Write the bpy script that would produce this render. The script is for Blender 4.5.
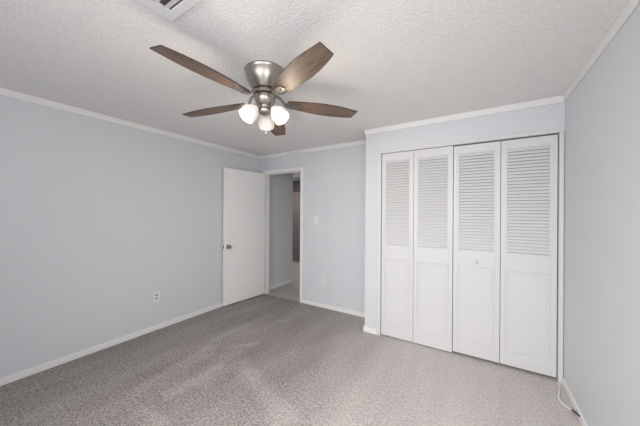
import bpy, bmesh, math, random
from mathutils import Vector, Matrix

for o in list(bpy.data.objects):
    bpy.data.objects.remove(o, do_unlink=True)
scene = bpy.context.scene
COL = scene.collection
PI = math.pi
rnd = random.Random(7)

# ------------------------------------------------------------------ camera
cam_d = bpy.data.cameras.new('camera')
cam_d.sensor_fit = 'HORIZONTAL'
cam_d.sensor_width = 36.0
cam_d.lens = 256.74 / 640 * 36.0
cam_d.clip_start = 0.02
cam = bpy.data.objects.new('camera', cam_d)
COL.objects.link(cam)
cam.matrix_world = (Matrix.Translation((3.2097, -3.2054, 1.3796)) @ Matrix.Rotation(0.55808, 4, 'Z')
                    @ Matrix.Rotation(PI / 2, 4, 'X') @ Matrix.Rotation(0.00603, 4, 'Z'))
scene.camera = cam

# ------------------------------------------------------------------ world, daylight, exposure
world = bpy.data.worlds.new('world')
scene.world = world
world.use_nodes = True
world.node_tree.nodes['Background'].inputs['Color'].default_value = (0.62, 0.74, 1.0, 1)
world.node_tree.nodes['Background'].inputs['Strength'].default_value = 1.0


W_ = 3.79


def area_light(name, loc, rot, sx, sy, power, color):
    d = bpy.data.lights.new(name, 'AREA')
    d.shape = 'RECTANGLE'
    d.size, d.size_y, d.energy, d.color = sx, sy, power, color
    o = bpy.data.objects.new(name, d)
    o.location, o.rotation_euler = loc, rot
    COL.objects.link(o)
    return o


# daylight through the window behind the camera, plus an added fill from the side
area_light('window_daylight', (2.55, -4.10, 1.6), (PI / 2 - 0.5, 0, -0.1), 1.9, 1.25, 42, (1.0, 0.99, 0.975)).data.spread = math.radians(120)
area_light('side_fill', (W_ + 0.02, -3.3, 1.5), (PI / 2, 0, PI / 2 - 0.35), 0.8, 1.1, 12.5, (1.0, 0.99, 0.975)).data.spread = math.radians(140)
# broad unseen light added low at the rear to brighten the ceiling
area_light('ceiling_fill', (2.2, -3.6, 0.4), (PI - 0.5, 0, 0), 2.4, 0.5, 3, (1.0, 0.98, 0.96)).data.spread = math.radians(120)
# unseen light added under the hall ceiling to brighten the hall
area_light('hall_fill', (-0.9, 1.75, 2.32), (0, 0, 0), 0.3, 0.3, 12, (1.0, 0.95, 0.88))

scene.view_settings.view_transform = 'Standard'
scene.view_settings.look = 'None'
scene.view_settings.gamma = 1.0
scene.view_settings.use_curve_mapping = False
scene.view_settings.exposure = 0.0

# ------------------------------------------------------------------ room measures
W = 3.79          # right wall
H = 2.352         # ceiling
REAR = -4.05      # wall behind the camera
CY = -0.377       # closet front
CX = 2.0705       # closet outer corner
HX0, HX1, HZ = 0.118, 0.853, 2.036      # door opening
WT = 0.11         # wall thickness


# ------------------------------------------------------------------ materials
def nodes_of(name):
    m = bpy.data.materials.new(name)
    m.use_nodes = True
    nt = m.node_tree
    return m, nt, nt.nodes['Principled BSDF']


def N(nt, typ, **kw):
    n = nt.nodes.new(typ)
    for k, v in kw.items():
        setattr(n, k, v)
    return n


def plain(name, col, rough=0.5, metal=0.0, bump=0.0, bscale=200.0, vary=0.03):
    m, nt, b = nodes_of(name)
    b.inputs['Roughness'].default_value = rough
    b.inputs['Metallic'].default_value = metal
    tc = N(nt, 'ShaderNodeTexCoord')
    nz = N(nt, 'ShaderNodeTexNoise')
    nz.inputs['Scale'].default_value = 3.0
    nz.inputs['Detail'].default_value = 4
    nt.links.new(tc.outputs['Object'], nz.inputs['Vector'])
    mx = N(nt, 'ShaderNodeMix', data_type='RGBA')
    mx.inputs[6].default_value = (*[c * (1 - vary) for c in col], 1)
    mx.inputs[7].default_value = (*[min(1, c * (1 + vary)) for c in col], 1)
    nt.links.new(nz.outputs['Fac'], mx.inputs[0])
    nt.links.new(mx.outputs[2], b.inputs['Base Color'])
    if bump:
        n2 = N(nt, 'ShaderNodeTexNoise')
        n2.inputs['Scale'].default_value = bscale
        n2.inputs['Detail'].default_value = 3
        nt.links.new(tc.outputs['Object'], n2.inputs['Vector'])
        bp = N(nt, 'ShaderNodeBump')
        bp.inputs['Strength'].default_value = bump
        bp.inputs['Distance'].default_value = 0.002
        nt.links.new(n2.outputs['Fac'], bp.inputs['Height'])
        nt.links.new(bp.outputs['Normal'], b.inputs['Normal'])
    return m


def popcorn():
    m, nt, b = nodes_of('popcorn_ceiling')
    b.inputs['Roughness'].default_value = 0.95
    tc = N(nt, 'ShaderNodeTexCoord')
    vo = N(nt, 'ShaderNodeTexNoise')
    vo.inputs['Scale'].default_value = 80
    vo.inputs['Detail'].default_value = 3
    vo.inputs['Roughness'].default_value = 0.6
    nt.links.new(tc.outputs['Object'], vo.inputs['Vector'])
    rp = N(nt, 'ShaderNodeValToRGB')
    rp.color_ramp.elements[0].position = 0.40
    rp.color_ramp.elements[1].position = 0.66
    nt.links.new(vo.outputs['Fac'], rp.inputs['Fac'])
    bp = N(nt, 'ShaderNodeBump')
    bp.inputs['Strength'].default_value = 0.55
    bp.inputs['Distance'].default_value = 0.0032
    nt.links.new(rp.outputs['Color'], bp.inputs['Height'])
    nt.links.new(bp.outputs['Normal'], b.inputs['Normal'])
    mx = N(nt, 'ShaderNodeMix', data_type='RGBA')
    mx.inputs[6].default_value = (0.82, 0.80, 0.785, 1)
    mx.inputs[7].default_value = (0.92, 0.90, 0.885, 1)
    nt.links.new(rp.outputs['Color'], mx.inputs[0])
    nt.links.new(mx.outputs[2], b.inputs['Base Color'])
    return m


# vacuum strokes brushed into the carpet pile: (x0, y0, x1, y1, half width)
STROKES = [(0.967, -2.287, 0.867, -1.52, .05), (1.318, -1.969, 1.323, -1.571, .055), (1.323, -1.571, 2.162, -1.882, .07),
           (1.186, -2.339, 1.465, -2.343, .04), (1.211, -2.183, 1.272, -1.70, .05), (0.784, -1.448, 0.792, -0.95, .02),
           (0.985, -2.108, 0.993, -1.599, .035), (1.103, -0.698, 1.164, -0.181, .03), (0.993, -1.50, 1.20, -1.28, .03)]


def carpet(name, dark, light, strokes):
    m, nt, b = nodes_of(name)
    L = nt.links.new
    b.inputs['Roughness'].default_value = 1.0
    b.inputs['Specular IOR Level'].default_value = 0.05
    tc = N(nt, 'ShaderNodeTexCoord')
    P = tc.outputs['Object']

    def math_(op, a, c, clamp=False):
        n = N(nt, 'ShaderNodeMath', operation=op, use_clamp=clamp)
        for i, v in enumerate((a, c)):
            if isinstance(v, (int, float)):
                n.inputs[i].default_value = v
            else:
                L(v, n.inputs[i])
        return n.outputs[0]

    def noise(scale, detail=3, vec=None, rough=.55):
        n = N(nt, 'ShaderNodeTexNoise')
        n.inputs['Scale'].default_value = scale
        n.inputs['Detail'].default_value = detail
        n.inputs['Roughness'].default_value = rough
        L(vec or P, n.inputs['Vector'])
        return n.outputs['Fac']

    tuft = noise(120, 2)
    tuft2 = noise(48, 3)
    mp = N(nt, 'ShaderNodeMapping')
    mp.inputs['Scale'].default_value = (3.4, 0.9, 1)
    mp.inputs['Rotation'].default_value = (0, 0, math.radians(12))
    L(P, mp.inputs['Vector'])
    nap = noise(1.0, 2, mp.outputs['Vector'])
    grain = math_('ADD', math_('MULTIPLY', math_('SUBTRACT', tuft, .5), 2.0), math_('MULTIPLY', math_('SUBTRACT', tuft2, .5), 1.0))
    lay = math_('MULTIPLY', math_('SUBTRACT', nap, .5), .5)
    tot = math_('ADD', math_('ADD', grain, lay), .33)
    if strokes:
        wob = N(nt, 'ShaderNodeTexNoise')
        wob.inputs['Scale'].default_value = 7
        L(P, wob.inputs['Vector'])
        off = N(nt, 'ShaderNodeVectorMath', operation='MULTIPLY_ADD')
        L(wob.outputs['Color'], off.inputs[0])
        off.inputs[1].default_value = (.12, .12, 0)
        L(P, off.inputs[2])
        acc = None
        for x0, y0, x1, y1, hw in STROKES:
            a = Vector((x0 + .06, y0 + .06, 0))
            c = Vector((x1 + .06, y1 + .06, 0))
            ln = (c - a).length
            u = (c - a) / ln
            n_ = Vector((-u.y, u.x, 0))
            d1 = N(nt, 'ShaderNodeVectorMath', operation='DOT_PRODUCT')
            L(off.outputs[0], d1.inputs[0]); d1.inputs[1].default_value = u
            d2 = N(nt, 'ShaderNodeVectorMath', operation='DOT_PRODUCT')
            L(off.outputs[0], d2.inputs[0]); d2.inputs[1].default_value = n_
            al = math_('SUBTRACT', math_('ABSOLUTE', math_('SUBTRACT', d1.outputs['Value'], ((a + c) / 2).dot(u)), 0), ln / 2)
            ac = math_('SUBTRACT', math_('ABSOLUTE', math_('SUBTRACT', d2.outputs['Value'], a.dot(n_)), 0), hw)
            dist = math_('MAXIMUM', al, ac)
            f = math_('SUBTRACT', 0.5, math_('MULTIPLY', dist, 1 / .08), True)
            acc = f if acc is None else math_('MAXIMUM', acc, f)
        tot = math_('ADD', tot, math_('MULTIPLY', acc, .16))
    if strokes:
        # brighter light painted into the carpet colour, growing towards the closet side
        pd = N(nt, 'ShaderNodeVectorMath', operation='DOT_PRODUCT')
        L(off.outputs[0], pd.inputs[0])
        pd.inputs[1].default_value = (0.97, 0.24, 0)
        light_ramp = N(nt, 'ShaderNodeMapRange', interpolation_type='SMOOTHSTEP')
        light_ramp.inputs['From Min'].default_value = 1.2
        light_ramp.inputs['From Max'].default_value = 2.7
        light_ramp.inputs['To Min'].default_value = -0.05
        light_ramp.inputs['To Max'].default_value = 0.55
        L(pd.outputs['Value'], light_ramp.inputs['Value'])
        tot = math_('ADD', tot, light_ramp.outputs['Result'])
    fac = math_('ADD', tot, 0, True)
    mx = N(nt, 'ShaderNodeMix', data_type='RGBA')
    mx.inputs[6].default_value = (*dark, 1)
    mx.inputs[7].default_value = (*light, 1)
    L(fac, mx.inputs[0])
    L(mx.outputs[2], b.inputs['Base Color'])
    bp = N(nt, 'ShaderNodeBump')
    bp.inputs['Strength'].default_value = 0.8
    bp.inputs['Distance'].default_value = 0.006
    L(grain, bp.inputs['Height'])
    L(bp.outputs['Normal'], b.inputs['Normal'])
    return m


def wood_blade():
    m, nt, b = nodes_of('weathered_brown_wood')
    L = nt.links.new
    b.inputs['Roughness'].default_value = 0.5
    tc = N(nt, 'ShaderNodeTexCoord')
    mp = N(nt, 'ShaderNodeMapping')
    mp.inputs['Scale'].default_value = (2.2, 42, 10)
    L(tc.outputs['Object'], mp.inputs['Vector'])
    nz = N(nt, 'ShaderNodeTexNoise')
    nz.inputs['Scale'].default_value = 2.0
    nz.inputs['Detail'].default_value = 6
    nz.inputs['Roughness'].default_value = 0.65
    L(mp.outputs['Vector'], nz.inputs['Vector'])
    rp = N(nt, 'ShaderNodeValToRGB')
    e = rp.color_ramp.elements
    e[0].position, e[0].color = 0.30, (0.075, 0.048, 0.034, 1)
    e[1].position, e[1].color = 0.72, (0.235, 0.165, 0.12, 1)
    k = e.new(0.5)
    k.color = (0.145, 0.096, 0.068, 1)
    L(nz.outputs['Fac'], rp.inputs['Fac'])
    L(rp.outputs['Color'], b.inputs['Base Color'])
    return m


def brushed_nickel():
    m, nt, b = nodes_of('brushed_nickel')
    L = nt.links.new
    b.inputs['Metallic'].default_value = 1.0
    b.inputs['Base Color'].default_value = (0.40, 0.37, 0.335, 1)
    b.inputs['Roughness'].default_value = 0.30
    tc = N(nt, 'ShaderNodeTexCoord')
    mp = N(nt, 'ShaderNodeMapping')
    mp.inputs['Scale'].default_value = (4, 4, 420)
    L(tc.outputs['Object'], mp.inputs['Vector'])
    nz = N(nt, 'ShaderNodeTexNoise')
    nz.inputs['Scale'].default_value = 1.0
    L(mp.outputs['Vector'], nz.inputs['Vector'])
    mr = N(nt, 'ShaderNodeMapRange')
    mr.inputs['To Min'].default_value = 0.26
    mr.inputs['To Max'].default_value = 0.44
    L(nz.outputs['Fac'], mr.inputs['Value'])
    L(mr.outputs['Result'], b.inputs['Roughness'])
    return m


def glowing(name, col, emit, strength, rough=0.35):
    m, nt, b = nodes_of(name)
    b.inputs['Base Color'].default_value = (*col, 1)
    b.inputs['Roughness'].default_value = rough
    b.inputs['Emission Color'].default_value = (*emit, 1)
    b.inputs['Emission Strength'].default_value = strength
    return m


M_WALL = plain('blue_grey_wall_paint', (0.672, 0.693, 0.722), 0.55, bump=0.15, bscale=160, vary=0.012)
M_WHITE = plain('white_trim_paint', (0.84, 0.835, 0.825), 0.4, vary=0.015)
M_DOOR = plain('white_door_paint', (0.89, 0.885, 0.87), 0.42, bump=0.05, vary=0.015)
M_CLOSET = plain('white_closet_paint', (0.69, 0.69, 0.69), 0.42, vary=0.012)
M_CEIL = popcorn()
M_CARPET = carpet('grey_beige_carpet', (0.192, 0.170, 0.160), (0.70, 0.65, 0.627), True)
M_HCARPET = carpet('hall_carpet', (0.42, 0.385, 0.36), (0.86, 0.80, 0.76), False)
M_WOOD = wood_blade()
M_EDGE = plain('dark_blade_edge', (0.05, 0.034, 0.026), 0.5)
M_NICKEL = brushed_nickel()
M_DARKMETAL = plain('dark_metal', (0.10, 0.09, 0.08), 0.4, metal=0.8)
M_SHADE = glowing('frosted_lamp_glass', (0.80, 0.77, 0.72), (1.0, 0.88, 0.70), 0.24)
M_BULB = glowing('lit_bulb', (0.9, 0.9, 0.9), (1.0, 0.86, 0.62), 6.0)
M_PLASTIC = plain('white_plastic', (0.80, 0.80, 0.79), 0.3)
M_PALE = plain('pale_grey_plastic', (0.72, 0.73, 0.745), 0.35)
M_GREYPL = plain('grey_slot', (0.16, 0.16, 0.165), 0.5)
M_SOCKET = plain('pale_grey_socket', (0.46, 0.46, 0.47), 0.4)
M_DARK = plain('dark_duct', (0.09, 0.085, 0.08), 0.8)
M_VENT = plain('white_vent_enamel', (0.80, 0.785, 0.77), 0.45)
M_CABLE = plain('white_cable', (0.78, 0.75, 0.71), 0.4)
M_HDOOR = plain('dusty_pink_door', (0.24, 0.20, 0.20), 0.5)
M_HDARK = plain('dark_brown_trim', (0.09, 0.075, 0.07), 0.5)


# ------------------------------------------------------------------ mesh helpers
def bm_box(bm, x0, x1, y0, y1, z0, z1, bevel=0.0):
    r = bmesh.ops.create_cube(bm, size=1.0)
    vs = r['verts']
    for v in vs:
        v.co = Vector((x0 if v.co.x < 0 else x1, y0 if v.co.y < 0 else y1, z0 if v.co.z < 0 else z1))
    if bevel:
        es = list({e for v in vs for e in v.link_edges})
        bmesh.ops.bevel(bm, geom=es, offset=bevel, segments=2, profile=0.5, affect='EDGES', clamp_overlap=True)
    return bm


def bm_lathe(bm, prof, seg=40, mat=None, cap_start=False, cap_end=False):
    """prof: list of (radius, z); revolved about z, then moved by mat"""
    mat = mat or Matrix.Identity(4)
    rings = []
    for r, z in prof:
        if r < 1e-6:
            rings.append([bm.verts.new(mat @ Vector((0, 0, z)))])
        else:
            rings.append([bm.verts.new(mat @ Vector((r * math.cos(2 * PI * i / seg), r * math.sin(2 * PI * i / seg), z))) for i in range(seg)])
    for a, c in zip(rings, rings[1:]):
        for i in range(seg):
            j = (i + 1) % seg
            if len(a) == 1 and len(c) > 1:
                bm.faces.new((a[0], c[i], c[j]))
            elif len(c) == 1 and len(a) > 1:
                bm.faces.new((a[i], a[j], c[0]))
            elif len(a) > 1:
                bm.faces.new((a[i], a[j], c[j], c[i]))
    if cap_start and len(rings[0]) > 1:
        bm.faces.new(rings[0])
    if cap_end and len(rings[-1]) > 1:
        bm.faces.new(rings[-1])
    return bm


def bm_tube(bm, pts, rad, seg=10):
    pts = [Vector(p) for p in pts]
    rings = []
    up = Vector((0.13, 0.21, 0.97)).normalized()
    for i, p in enumerate(pts):
        t = (pts[min(i + 1, len(pts) - 1)] - pts[max(i - 1, 0)]).normalized()
        a = t.cross(up)
        if a.length < 1e-3:
            a = t.cross(Vector((1, 0, 0)))
        a.normalize()
        b2 = a.cross(t).normalized()
        rr = rad[i] if isinstance(rad, (list, tuple)) else rad
        rings.append([bm.verts.new(p + (a * math.cos(2 * PI * k / seg) + b2 * math.sin(2 * PI * k / seg)) * rr) for k in range(seg)])
    for a, c in zip(rings, rings[1:]):
        for i in range(seg):
            bm.faces.new((a[i], a[(i + 1) % seg], c[(i + 1) % seg], c[i]))
    bm.faces.new(rings[0])
    bm.faces.new(rings[-1])
    return bm


def bm_prism(bm, outline, z0, z1, bevel=0.0):
    lo = [bm.verts.new((x, y, z0)) for x, y in outline]
    hi = [bm.verts.new((x, y, z1)) for x, y in outline]
    n = len(outline)
    fs = [bm.faces.new(lo), bm.faces.new(hi)]
    for i in range(n):
        fs.append(bm.faces.new((lo[i], lo[(i + 1) % n], hi[(i + 1) % n], hi[i])))
    return bm


def catmull(pts, n=10):
    pts = [Vector(p) for p in pts]
    out = []
    for i in range(len(pts) - 1):
        p0, p1, p2, p3 = pts[max(i - 1, 0)], pts[i], pts[i + 1], pts[min(i + 2, len(pts) - 1)]
        for k in range(n):
            t = k / n
            out.append(.5 * ((2 * p1) + (p2 - p0) * t + (2 * p0 - 5 * p1 + 4 * p2 - p3) * t * t + (3 * p1 - p0 - 3 * p2 + p3) * t ** 3))
    out.append(pts[-1])
    return out


def obj(name, bm, mat, parent=None, smooth=False):
    bmesh.ops.recalc_face_normals(bm, faces=bm.faces)
    me = bpy.data.meshes.new(name)
    bm.to_mesh(me)
    bm.free()
    for m_ in (mat if isinstance(mat, (list, tuple)) else [mat]):
        me.materials.append(m_)
    if smooth:
        for p in me.polygons:
            p.use_smooth = True
        try:
            me.set_sharp_from_angle(angle=math.radians(38))
        except Exception:
            pass
    o = bpy.data.objects.new(name, me)
    COL.objects.link(o)
    if parent:
        o.parent = parent
    return o


def struct(name, bm, mat, label=None, cat=None, parent=None):
    o = obj(name, bm, mat, parent)
    o['kind'] = 'structure'
    if label:
        o['label'] = label
        o['category'] = cat
    return o


def thing(name, label, cat, loc=(0, 0, 0), rotz=0.0, group=None):
    o = bpy.data.objects.new(name, None)
    o.empty_display_size = 0.1
    COL.objects.link(o)
    o.location = loc
    o.rotation_euler = (0, 0, rotz)
    o['label'] = label
    o['category'] = cat
    if group:
        o['group'] = group
    return o


def boxes(*bs, bevel=0.0):
    bm = bmesh.new()
    for b in bs:
        bm_box(bm, *b, bevel=bevel)
    return bm


# ------------------------------------------------------------------ floor and ceiling
HFX = -1.75       # hall: left end
HFY = 2.62        # hall: far wall
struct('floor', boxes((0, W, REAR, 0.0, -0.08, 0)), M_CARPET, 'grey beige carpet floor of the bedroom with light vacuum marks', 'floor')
struct('floor_hall', boxes((HFX, 1.1, 0.0, HFY, -0.08, -0.002)), M_HCARPET, 'paler carpet floor of the hall beyond the open doorway', 'floor')
struct('ceiling', boxes((-0.11, W + 0.11, REAR - 0.11, 0.13, H, H + 0.1)), M_CEIL, 'white popcorn textured bedroom ceiling', 'ceiling')
struct('ceiling_hall', boxes((HFX, 1.1, 0.13, HFY, H, H + 0.1)), M_CEIL, 'ceiling of the hall beyond the doorway', 'ceiling')

# ------------------------------------------------------------------ walls
z0, z1 = 0.92, 2.08     # unseen side opening, added for the fill light
struct('wall_left', boxes((-0.11, 0, REAR, 0.0, 0, H)), M_WALL, 'long blue grey wall on the left', 'wall')
struct('wall_back', boxes((-0.11, HX0 - 0.02, 0, WT, 0, H), (HX1 + 0.02, CX, 0, WT, 0, H),
                          (HX0 - 0.02, HX1 + 0.02, 0, WT, HZ + 0.02, H)), M_WALL, 'blue grey wall holding the open doorway', 'wall')
OX0, OX1, OZ = 2.259, 3.758, 2.053     # closet opening
struct('wall_closet', boxes((CX, OX0 - 0.01, CY, CY + WT, 0, H), (OX1 + 0.01, W, CY, CY + WT, 0, H),
                            (OX0 - 0.01, OX1 + 0.01, CY, CY + WT, OZ + 0.01, H),
                            (CX, CX + WT, CY + WT, 0.30, 0, H),
                            (CX + WT, W, 0.20, 0.30, 0, H)), M_WALL, 'blue grey wall framing the closet', 'wall')
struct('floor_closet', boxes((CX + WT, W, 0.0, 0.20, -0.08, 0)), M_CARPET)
struct('ceiling_closet', boxes((CX, W, 0.13, 0.30, H, H + 0.1)), M_WHITE)
ry0, ry1 = -3.75, -2.85
struct('wall_right', boxes((W, W + 0.11, ry1, 0.30, 0, H), (W, W + 0.11, REAR, ry0, 0, H),
                           (W, W + 0.11, ry0, ry1, 0, z0), (W, W + 0.11, ry0, ry1, z1, H)), M_WALL, 'blue grey wall at the right edge of the photo', 'wall')
wx0, wx1, wz0, wz1 = 1.6, 3.5, 0.82, 2.08
struct('wall_rear', boxes((-0.11, wx0, REAR - 0.11, REAR, 0, H), (wx1, W + 0.11, REAR - 0.11, REAR, 0, H),
                          (wx0, wx1, REAR - 0.11, REAR, 0, wz0), (wx0, wx1, REAR - 0.11, REAR, wz1, H)), M_WALL)

# hall beyond the doorway
struct('wall_hall_left', boxes((-0.08, 0.028, WT, 0.86, 0, H), (HFX, -0.08, 0.76, 0.86, 0, H)), M_WALL, 'grey hall wall seen through the doorway', 'wall')
struct('wall_hall_right', boxes((1.0, 1.1, WT, HFY, 0, H)), M_WALL)
struct('wall_hall_far', boxes((HFX, 1.1, HFY, HFY + 0.1, 0, H), (HFX - 0.1, HFX, 0.76, HFY + 0.1, 0, H)), M_WALL)
struct('baseboard_hall', boxes((0.028, 0.040, WT, 0.872, 0, 0.06), (-0.5, 0.028, 0.86, 0.872, 0, 0.06), bevel=0.003), M_WHITE)
d2 = struct('door_2', boxes((-1.36, -0.98, HFY - 0.03, HFY, 0.01, 1.98), bevel=0.003), M_HDOOR, 'dusky door at the far end of the hall', 'door')
struct('door_casing', boxes((-0.98, -0.90, HFY - 0.045, HFY, 0, 2.06), (-1.44, -1.36, HFY - 0.045, HFY, 0, 2.06),
                           (-1.36, -0.98, HFY - 0.045, HFY, 1.98, 2.28), bevel=0.004), M_HDARK, parent=d2)

# rear window for the daylight, and a side one added for the fill
def window(n, b, axis):
    x0, x1, y0, y1, z0, z1 = b
    t = 0.045
    if axis == 'y':
        bs = [(x0, x0 + t, y0, y1, z0, z1), (x1 - t, x1, y0, y1, z0, z1), (x0 + t, x1 - t, y0, y1, z0, z0 + t), (x0 + t, x1 - t, y0, y1, z1 - t, z1),
              ((x0 + x1) / 2 - t / 2, (x0 + x1) / 2 + t / 2, y0, y1, z0 + t, z1 - t)]
    else:
        bs = [(x0, x1, y0, y0 + t, z0, z1), (x0, x1, y1 - t, y1, z0, z1), (x0, x1, y0 + t, y1 - t, z0, z0 + t), (x0, x1, y0 + t, y1 - t, z1 - t, z1)]
    struct('window_%d' % n, boxes(*bs, bevel=0.004), M_WHITE)


window(1, (wx0, wx1, REAR - 0.07, REAR - 0.02, wz0, wz1), 'y')
window(2, (W + 0.05, W + 0.10, ry0, ry1, z0, z1), 'x')  # made-up window, added to frame the side fill light

# ------------------------------------------------------------------ baseboards and crown strips
BH, BT = 0.056, 0.012
struct('baseboard_left', boxes((0, BT, REAR, 0, 0, BH), bevel=0.003), M_WHITE, 'white baseboard along the left wall', 'baseboard')
struct('baseboard_back', boxes((0.909, CX, -BT, 0, 0, BH), bevel=0.003), M_WHITE, 'white baseboard right of the doorway', 'baseboard')
struct('baseboard_closet', boxes((CX - BT, 2.211, CY - BT, CY, 0, BH + 0.006), (CX - BT, CX, CY, -BT, 0, BH + 0.006), bevel=0.003), M_WHITE,
       'short white baseboard left of the closet', 'baseboard')
struct('baseboard_right', boxes((W - BT, W, REAR, CY - 0.016, 0, BH), bevel=0.003), M_WHITE, 'white baseboard along the right wall', 'baseboard')
CH, CT = 0.058, 0.012


def crown(name, runs, label):
    bm = bmesh.new()
    for (x0, x1, yy0, yy1, zh) in runs:
        bm_box(bm, x0, x1, yy0, yy1, H - zh, H, bevel=0.004)
    return struct(name, bm, M_WHITE, label, 'trim')


crown('trim_1', [(0, CT, REAR, 0, CH)], 'white trim along the top of the left wall')
crown('trim_2', [(CT, 0.585, -CT, 0, 0.052)], 'short white trim above the open door')
crown('trim_3', [(0.885, CX, -CT, 0, CH), (0.585, 0.885, -0.006, 0, 0.016)], 'white trim above the doorway and light switch, broken at its left end')
crown('trim_4', [(CX - CT, W, CY - CT, CY, CH), (CX - CT, CX, CY, -CT, CH)], 'white trim above the closet')
crown('trim_5', [(W - CT, W, REAR, CY - CT, CH)], 'white trim along the top of the right wall')
struct('trim_6', boxes((1.868, 1.925, -0.007, 0, BH, H - CH), bevel=0.002), M_WALL, 'painted vertical strip beside the closet corner', 'trim')

# ------------------------------------------------------------------ bedroom doorway and door
c = 0.056
struct('trim_7', boxes((HX0 - c, HX0 - 0.004, -0.015, 0, 0, HZ + 0.004), (HX1 + 0.004, HX1 + c, -0.015, 0, 0, HZ + 0.004),
                       (HX0 - c, HX1 + c, -0.015, 0, HZ + 0.004, HZ + 0.046), bevel=0.004), M_WHITE,
       'white casing round the open doorway', 'door casing')
struct('trim_8', boxes((HX0 - 0.02, HX0, 0, WT, 0, HZ), (HX1, HX1 + 0.02, 0, WT, 0, HZ), (HX0 - 0.02, HX1 + 0.02, 0, WT, HZ, HZ + 0.02),
                       (HX0, HX0 + 0.011, 0.045, 0.08, 0, HZ - 0.011), (HX1 - 0.011, HX1, 0.045, 0.08, 0, HZ - 0.011),
                       (HX0, HX1, 0.045, 0.08, HZ - 0.011, HZ)), M_WHITE, 'white jamb lining the doorway', 'door jamb')

door = bpy.data.objects.new('door_1', None)
COL.objects.link(door)
door.location = (0.131, -0.021, 0)
door.rotation_euler = (0, 0, -(PI / 2 + 0.098))
door['kind'] = 'structure'
door['label'] = 'flat white bedroom door standing open against the left wall'
door['category'] = 'door'
leaf = obj('door_leaf', boxes((0, 0.76, -0.034, 0, 0.016, 2.034), bevel=0.002), M_DOOR, door)
kx, kz = 0.698, 0.877
bm = bmesh.new()
mt = Matrix.Translation((kx, 0, kz)) @ Matrix.Rotation(-PI / 2, 4, 'X')
bm_lathe(bm, [(0, 0), (0.032, 0), (0.033, 0.004), (0.028, 0.009), (0.014, 0.012), (0.012, 0.026), (0.020, 0.034), (0.0265, 0.044),
              (0.0265, 0.054), (0.020, 0.062), (0.010, 0.064), (0.009, 0.061), (0, 0.061)], 32, mt)
obj('knob', bm, M_NICKEL, door, True)
obj('latch_plate', boxes((0.76, 0.7615, -0.029, -0.005, kz - 0.028, kz + 0.028), (0.7615, 0.768, -0.022, -0.012, kz - 0.007, kz + 0.007)), M_NICKEL, door)
for hz in (0.24, 1.05, 1.82):
    bm = bmesh.new()
    bm_lathe(bm, [(0, 0), (0.0055, 0), (0.0055, 0.089), (0, 0.089)], 12, Matrix.Translation((-0.006, 0.002, hz)))
    obj('hinge', bm, M_DOOR, door, True)

# ------------------------------------------------------------------ closet casing and jamb
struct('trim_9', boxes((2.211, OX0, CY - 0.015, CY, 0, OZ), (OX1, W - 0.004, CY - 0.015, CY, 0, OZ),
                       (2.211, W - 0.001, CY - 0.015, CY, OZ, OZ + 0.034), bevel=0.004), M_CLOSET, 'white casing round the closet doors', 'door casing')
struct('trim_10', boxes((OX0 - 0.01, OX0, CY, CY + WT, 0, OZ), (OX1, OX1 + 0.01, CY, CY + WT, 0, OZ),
                        (OX0 - 0.01, OX1 + 0.01, CY, CY + WT, OZ, OZ + 0.01)), M_CLOSET, 'white jamb lining the closet opening', 'door jamb')


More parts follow.
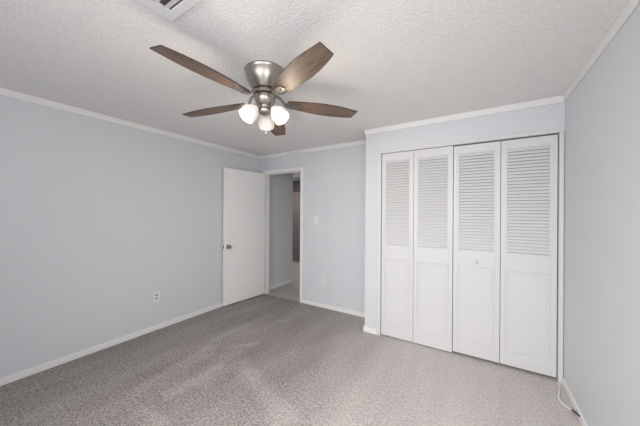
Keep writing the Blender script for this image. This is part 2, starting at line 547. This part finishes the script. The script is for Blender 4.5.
# ------------------------------------------------------------------ louvred bifold closet doors
def closet_panel(root, x0, x1, zb, zt, name='door_panel'):
    """one leaf: stiles and rails, louvre section above, raised panel below (front face on local y = 0, depth into +y)"""
    T = 0.028
    sw = 0.036
    fr = 0.011
    LB, LT, PB, PT = 1.025, 1.972, 0.140, 0.876
    bm = boxes((x0, x0 + sw, 0, T, zb, zt), (x1 - sw, x1, 0, T, zb, zt),
               (x0 + sw, x1 - sw, 0, T, zb, PB), (x0 + sw, x1 - sw, 0, T, PT, LB), (x0 + sw, x1 - sw, 0, T, LT, zt), bevel=0.0015)
    p = obj(name, bm, M_CLOSET, root)
    # louvres, inside a thin bead
    bm = boxes((x0 + sw, x0 + sw + fr, 0.003, T, LB, LT), (x1 - sw - fr, x1 - sw, 0.003, T, LB, LT),
               (x0 + sw + fr, x1 - sw - fr, 0.003, T, LB, LB + fr), (x0 + sw + fr, x1 - sw - fr, 0.003, T, LT - fr, LT), bevel=0.001)
    obj('louver_bead', bm, M_CLOSET, p)
    bm = bmesh.new()
    n = 32
    LB, LT = LB + fr, LT - fr
    step = (LT - LB) / n
    xa, xb = x0 + sw + fr - 0.003, x1 - sw - fr + 0.003
    for i in range(n):
        zc = LB + (i + .5) * step
        # slat section: front edge low, back edge high, rounded nose
        sec = [(0.0060, zc - 0.0120), (0.0042, zc - 0.0100), (0.0046, zc - 0.0075), (0.0150, zc + 0.0150), (0.0205, zc + 0.0135), (0.0120, zc - 0.0105)]
        va = [bm.verts.new((xa, y, z)) for y, z in sec]
        vb = [bm.verts.new((xb, y, z)) for y, z in sec]
        k = len(sec)
        bm.faces.new(va); bm.faces.new(vb)
        for j in range(k):
            bm.faces.new((va[j], va[(j + 1) % k], vb[(j + 1) % k], vb[j]))
    obj('louver_slats', bm, M_CLOSET, p)
    # moulding round the lower panel and the raised field inside it
    bm = bmesh.new()
    a0, a1, b0, b1 = x0 + sw, x1 - sw, PB, PT
    prof = [(0.0, 0.0), (0.002, 0.0035), (0.006, 0.0040), (0.011, 0.0010), (0.019, 0.0005), (0.022, 0.0030), (0.026, 0.0035), (0.031, 0.0010)]
    loops = []
    for ins, dep in prof:
        loops.append([bm.verts.new(v) for v in ((a0 + ins, dep, b0 + ins), (a1 - ins, dep, b0 + ins), (a1 - ins, dep, b1 - ins), (a0 + ins, dep, b1 - ins))])
    for la, lb in zip(loops, loops[1:]):
        for j in range(4):
            bm.faces.new((la[j], la[(j + 1) % 4], lb[(j + 1) % 4], lb[j]))
    bm.faces.new(loops[-1])
    back = [bm.verts.new(v) for v in ((a0, 0.02, b0), (a1, 0.02, b0), (a1, 0.02, b1), (a0, 0.02, b1))]
    for j in range(4):
        bm.faces.new((loops[0][j], loops[0][(j + 1) % 4], back[(j + 1) % 4], back[j]))
    bm.faces.new(back)
    obj('raised_panel', bm, M_CLOSET, p)
    return p


def round_knob(x, z, parent):
    bm = bmesh.new()
    bm_lathe(bm, [(0, 0), (0.011, 0), (0.009, 0.008), (0.010, 0.013), (0.017, 0.018), (0.0195, 0.024), (0.0185, 0.030), (0.012, 0.034), (0, 0.0355)],
             28, Matrix.Translation((x, 0, z)) @ Matrix.Rotation(PI / 2, 4, 'X'))
    return obj('knob', bm, M_CLOSET, parent, True)


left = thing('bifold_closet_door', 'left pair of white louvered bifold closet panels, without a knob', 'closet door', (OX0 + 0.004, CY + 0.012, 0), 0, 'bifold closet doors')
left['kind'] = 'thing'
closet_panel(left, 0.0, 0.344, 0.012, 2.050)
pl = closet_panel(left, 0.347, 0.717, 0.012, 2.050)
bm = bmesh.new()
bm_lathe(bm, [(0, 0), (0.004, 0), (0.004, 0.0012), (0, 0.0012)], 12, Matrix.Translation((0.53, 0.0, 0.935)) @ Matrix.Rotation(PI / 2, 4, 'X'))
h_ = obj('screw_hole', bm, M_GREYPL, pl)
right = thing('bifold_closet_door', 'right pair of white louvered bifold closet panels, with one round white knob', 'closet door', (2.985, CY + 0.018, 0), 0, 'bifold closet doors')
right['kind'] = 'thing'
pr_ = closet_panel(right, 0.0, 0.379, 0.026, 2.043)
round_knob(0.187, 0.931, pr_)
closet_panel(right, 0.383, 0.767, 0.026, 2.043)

# ------------------------------------------------------------------ ceiling fan
FX, FY, FZ = 1.945, -1.904, 2.3807
fan = thing('ceiling_fan', 'five blade ceiling fan with brown wood blades, nickel motor and three lit lamps', 'ceiling fan', (FX, FY, FZ))
fan.scale = (1.03, 1.03, 1.03)


def zz(z):
    return z - H


bm = bmesh.new()
bm_lathe(bm, [(0, -0.0279), (0.133, -0.0279), (0.1345, -0.032), (0.1335, -0.038), (0.131, -0.041), (0.1295, -0.050), (0.126, -0.066), (0.120, -0.088), (0.108, -0.112),
              (0.094, -0.134), (0.082, -0.150), (0.074, -0.156), (0, -0.156)], 56)
obj('motor_housing', bm, M_NICKEL, fan, True)
bm = bmesh.new()
bm_lathe(bm, [(0, -0.156), (0.060, -0.156), (0.060, -0.165), (0.078, -0.167), (0.081, -0.172), (0.081, -0.180), (0.076, -0.185), (0, -0.185)], 48)
obj('flywheel', bm, M_NICKEL, fan, True)
bm = bmesh.new()
bm_lathe(bm, [(0, -0.185), (0.058, -0.185), (0.066, -0.190), (0.069, -0.200), (0.067, -0.222), (0.058, -0.240), (0.044, -0.252), (0.036, -0.258), (0.034, -0.272),
              (0.044, -0.280), (0.046, -0.292), (0.040, -0.306), (0.026, -0.316), (0.012, -0.320), (0.008, -0.328), (0, -0.330)], 44)
obj('light_fitter', bm, M_NICKEL, fan, True)

# blade outline along +x
prof = [(0.150, 0.030), (0.165, 0.036), (0.20, 0.0415), (0.26, 0.0505), (0.33, 0.0595), (0.40, 0.0645), (0.46, 0.0655), (0.52, 0.063), (0.58, 0.0565), (0.63, 0.0485), (0.662, 0.0415)]
up_ = [(x, w * 1.08) for x, w in prof]
dn_ = [(x, -w * 1.08) for x, w in prof]
dn_[-1] = (0.674, -0.047)
outline = up_ + list(reversed(dn_))
# (angle offset, droop) of each blade as it hangs
TW = {0: (0.034, 0.002), 1: (0.0, -0.022), 2: (-0.008, -0.020), 3: (0.004, 0.010), 4: (0.012, 0.012)}
PH = 0.875
ZB = zz(2.128)
for k in range(5):
    da, dz = TW[k]
    a = PH + k * 2 * PI / 5 + da
    bm = bmesh.new()
    bm_prism(bm, outline, -0.0035, 0.0035)
    bmesh.ops.triangulate(bm, faces=[f for f in bm.faces if len(f.verts) > 4])
    bmesh.ops.recalc_face_normals(bm, faces=bm.faces)
    for f_ in bm.faces:
        f_.material_index = 1 if abs(f_.normal.z) < 0.5 else 0
    bl = obj('blade', bm, [M_WOOD, M_EDGE], fan)
    tilt = math.atan2(dz, 0.6)
    bl.matrix_parent_inverse = Matrix.Identity(4)
    bl.matrix_local = Matrix.Translation((0, 0, ZB)) @ Matrix.Rotation(a, 4, 'Z') @ Matrix.Rotation(-tilt, 4, 'Y') @ Matrix.Rotation(-0.169, 4, 'X')
    # blade arm: flat neck from the flywheel stepping down to a rounded pad screwed under the blade
    bm = bmesh.new()
    zt = 0.050
    def strip(stations, th):
        rows = []
        for (x, hw, z) in stations:
            rows.append([bm.verts.new((x, hw, z)), bm.verts.new((x, -hw, z)), bm.verts.new((x, -hw, z - th)), bm.verts.new((x, hw, z - th))])
        bm.faces.new(rows[0]); bm.faces.new(rows[-1])
        for r0, r1 in zip(rows, rows[1:]):
            for j in range(4):
                bm.faces.new((r0[j], r0[(j + 1) % 4], r1[(j + 1) % 4], r1[j]))
    strip([(0.072, 0.016, zt), (0.090, 0.015, zt - .003), (0.108, 0.014, 0.034), (0.122, 0.015, 0.012), (0.134, 0.019, -0.002), (0.150, 0.023, -0.0036),
           (0.180, 0.027, -0.0036), (0.215, 0.026, -0.0036), (0.235, 0.019, -0.0036), (0.246, 0.008, -0.0036)], 0.006)
    arm = obj('blade_arm', bm, M_NICKEL, bl, True)
    for sx, sy in ((0.178, 0.014), (0.178, -0.014), (0.222, 0.0)):
        bm = bmesh.new()
        bm_lathe(bm, [(0, -0.0096), (0.005, -0.0096), (0.0045, -0.0118), (0, -0.0126)], 12, Matrix.Translation((sx, sy, 0)))
        obj('screw', bm, M_DARKMETAL, bl, True)

# three tulip lamps: one pointing away from the camera, two towards it
AW = math.atan2(0.848, -0.5296) + 0.13
for k in range(3):
    a = AW + k * 2 * PI / 3
    tilt = math.radians(41)
    base = Matrix.Rotation(a, 4, 'Z') @ Matrix.Translation((0.062, 0, -0.277)) @ Matrix.Rotation(PI - tilt, 4, 'Y') @ Matrix.Scale(0.88, 4)
    # the shade's own +z now runs out and down along the lamp axis
    bm = bmesh.new()
    bm_lathe(bm, [(0, -0.030), (0.010, -0.030), (0.012, -0.012), (0.022, -0.006), (0.026, 0.004), (0.026, 0.020), (0.0, 0.020)], 24, base)
    obj('lamp_socket', bm, M_NICKEL, fan, True)
    bm = bmesh.new()
    outer = [(0.027, 0.010), (0.031, 0.018), (0.042, 0.032), (0.053, 0.050), (0.060, 0.070), (0.0635, 0.090), (0.0630, 0.106), (0.0595, 0.122)]
    inner = [(r - 0.0035, z) for r, z in reversed(outer)]
    bm_lathe(bm, outer + inner + [outer[0]], 36, base)
    sh = obj('lamp_shade', bm, M_SHADE, fan, True)
    bm = bmesh.new()
    bm_lathe(bm, [(0, 0.021), (0.012, 0.021), (0.014, 0.040), (0.024, 0.060), (0.027, 0.074), (0.022, 0.090), (0.010, 0.098), (0, 0.099)], 20, base)
    obj('bulb', bm, M_BULB, fan, True)
    d = bpy.data.lights.new('lamp_light', 'POINT')
    d.energy = 4.6
    d.color = (1.0, 0.86, 0.70)
    d.shadow_soft_size = 0.03
    lo = bpy.data.objects.new('lamp_light', d)
    COL.objects.link(lo)
    lo.parent = fan
    lo.location = (base @ Vector((0, 0, 0.128)))

bm = bmesh.new()
bm_tube(bm, [(0.020, -0.010, -0.315), (0.020, -0.010, -0.40), (0.020, -0.010, -0.432)], 0.0014, 6)
bm_lathe(bm, [(0, -0.432), (0.002, -0.434), (0.0036, -0.442), (0.003, -0.448), (0, -0.450)], 12, Matrix.Translation((0.020, -0.010, 0)))
obj('pull_chain', bm, M_NICKEL, fan, True)

# ------------------------------------------------------------------ ceiling vent
VX, VY = 1.875, -2.502
S = 0.40
vent = thing('ceiling_vent', 'white louvered air vent set in the ceiling at the top of the photo', 'air vent', (VX, VY, H))
bm = bmesh.new()
f, t = 0.042, 0.010
for b in ((0, S, -f, 0), (0, S, -S, -S + f), (0, 0.070, -S + f, -f), (S - 0.070, S, -S + f, -f)):
    bm_box(bm, b[0], b[1], b[2], b[3], -t, 0, bevel=0.003)
obj('vent_frame', bm, M_VENT, vent)
obj('duct_backing', boxes((0.07, S - 0.07, -S + f, -f, -0.0015, -0.0005)), M_DARK, vent)
bm = bmesh.new()
n = 7
for i in range(n):
    yc = -f - 0.022 - i * 0.045
    vs = []
    for x in (0.066, S - 0.066):
        vs.append([bm.verts.new((x, yc + dy, dz)) for dy, dz in ((0.013, -0.004), (-0.012, -0.0125), (-0.0125, -0.0138), (0.0125, -0.0055))])
    bm.faces.new(vs[0]); bm.faces.new(vs[1])
    for j in range(4):
        bm.faces.new((vs[0][j], vs[0][(j + 1) % 4], vs[1][(j + 1) % 4], vs[1][j]))
obj('vent_slats', bm, M_VENT, vent)


# ------------------------------------------------------------------ switch and outlets (built facing -y, then turned)
def outlet(name, label, loc, rotz, plate_mat, socket_mat, slot_mat):
    t = thing(name, label, 'power outlet', loc, rotz)
    bm = boxes((-0.036, 0.036, -0.006, 0, -0.058, 0.058), bevel=0.0025)
    obj('cover_plate', bm, plate_mat, t)
    for s in (1, -1):
        bm = bmesh.new()
        pts = []
        for q in range(24):
            an = 2 * PI * q / 24
            pts.append((0.0175 * math.cos(an), max(-0.0135, min(0.0135, 0.0175 * math.sin(an)))))
        v0 = [bm.verts.new((x, -0.006, z + s * 0.0195)) for x, z in pts]
        v1 = [bm.verts.new((x * .97, -0.0085, z * .97 + s * 0.0195)) for x, z in pts]
        bm.faces.new(v1)
        for j in range(24):
            bm.faces.new((v0[j], v0[(j + 1) % 24], v1[(j + 1) % 24], v1[j]))
        so = obj('socket', bm, socket_mat, t)
        obj('socket_slots', boxes((-0.0075, -0.0050, -0.0092, -0.0085, s * 0.0195 - 0.003, s * 0.0195 + 0.006),
                                  (0.0050, 0.0075, -0.0092, -0.0085, s * 0.0195 - 0.003, s * 0.0195 + 0.005),
                                  (-0.0022, 0.0022, -0.0092, -0.0085, s * 0.0195 - 0.0095, s * 0.0195 - 0.0055)), slot_mat, so)
    bm = bmesh.new()
    bm_lathe(bm, [(0, 0), (0.003, 0), (0.0025, 0.0012), (0, 0.0014)], 12, Matrix.Translation((0, -0.006, 0)) @ Matrix.Rotation(PI / 2, 4, 'X'))
    obj('screw', bm, M_PLASTIC, t)
    return t


outlet('power_outlet', 'white duplex power outlet low on the long left wall', (0, -1.668, 0.391), PI / 2, M_PLASTIC, M_SOCKET, M_GREYPL)
outlet('power_outlet', 'pale power outlet low on the wall right of the doorway, below the light switch', (1.281, 0, 0.389), 0, M_PALE, M_PLASTIC, M_SOCKET)
sw = thing('light_switch', 'white toggle light switch on the wall right of the doorway', 'light switch', (1.143, 0, 1.272))
obj('cover_plate', boxes((-0.037, 0.037, -0.006, 0, -0.059, 0.059), bevel=0.0025), M_PLASTIC, sw)
bm = boxes((-0.005, 0.005, -0.0068, -0.006, -0.012, 0.012))
obj('toggle_slot', bm, M_SOCKET, sw)
bm = bmesh.new()
bm_box(bm, -0.004, 0.004, -0.020, -0.0068, -0.0045, 0.0045, bevel=0.0012)
bmesh.ops.rotate(bm, verts=bm.verts, cent=(0, -0.0068, 0), matrix=Matrix.Rotation(math.radians(-24), 3, 'X'))
bmesh.ops.translate(bm, verts=bm.verts, vec=(0, -0.001, 0.001))
obj('toggle', bm, M_PLASTIC, sw)
for s in (1, -1):
    bm = bmesh.new()
    bm_lathe(bm, [(0, 0), (0.003, 0), (0.0025, 0.0012), (0, 0.0014)], 12, Matrix.Translation((0, -0.006, s * 0.030)) @ Matrix.Rotation(PI / 2, 4, 'X'))
    obj('screw', bm, M_PLASTIC, sw)

# ------------------------------------------------------------------ loose cable on the carpet
r = 0.0065
cable = bpy.data.objects.new('cable', None)
COL.objects.link(cable)
cable.location = (3.73, -0.6, 0)
cable['label'] = 'loose white cable looping over the carpet beside the right baseboard'
cable['category'] = 'cable'
pts = catmull([(3.755, -0.394, r), (3.757, -0.425, r), (3.744, -0.50, r), (3.719, -0.60, r), (3.718, -0.655, r), (3.734, -0.702, r), (3.752, -0.730, r + .002),
               (3.764, -0.748, r + .008)], 8)
o3 = Vector((3.73, -0.6, 0))
bm = bmesh.new()
bm_tube(bm, [p - o3 for p in pts], r, 10)
obj('cord', bm, M_CABLE, cable, True)
bm = bmesh.new()
e0, e1 = pts[-1] - o3, Vector((3.7715, -0.850, 0.046)) - o3
bm_tube(bm, [e0, e0.lerp(e1, .45), e0.lerp(e1, .46), e1], [0.0075, 0.0075, 0.0060, 0.0060], 12)
obj('connector', bm, M_DARKMETAL, cable, True)
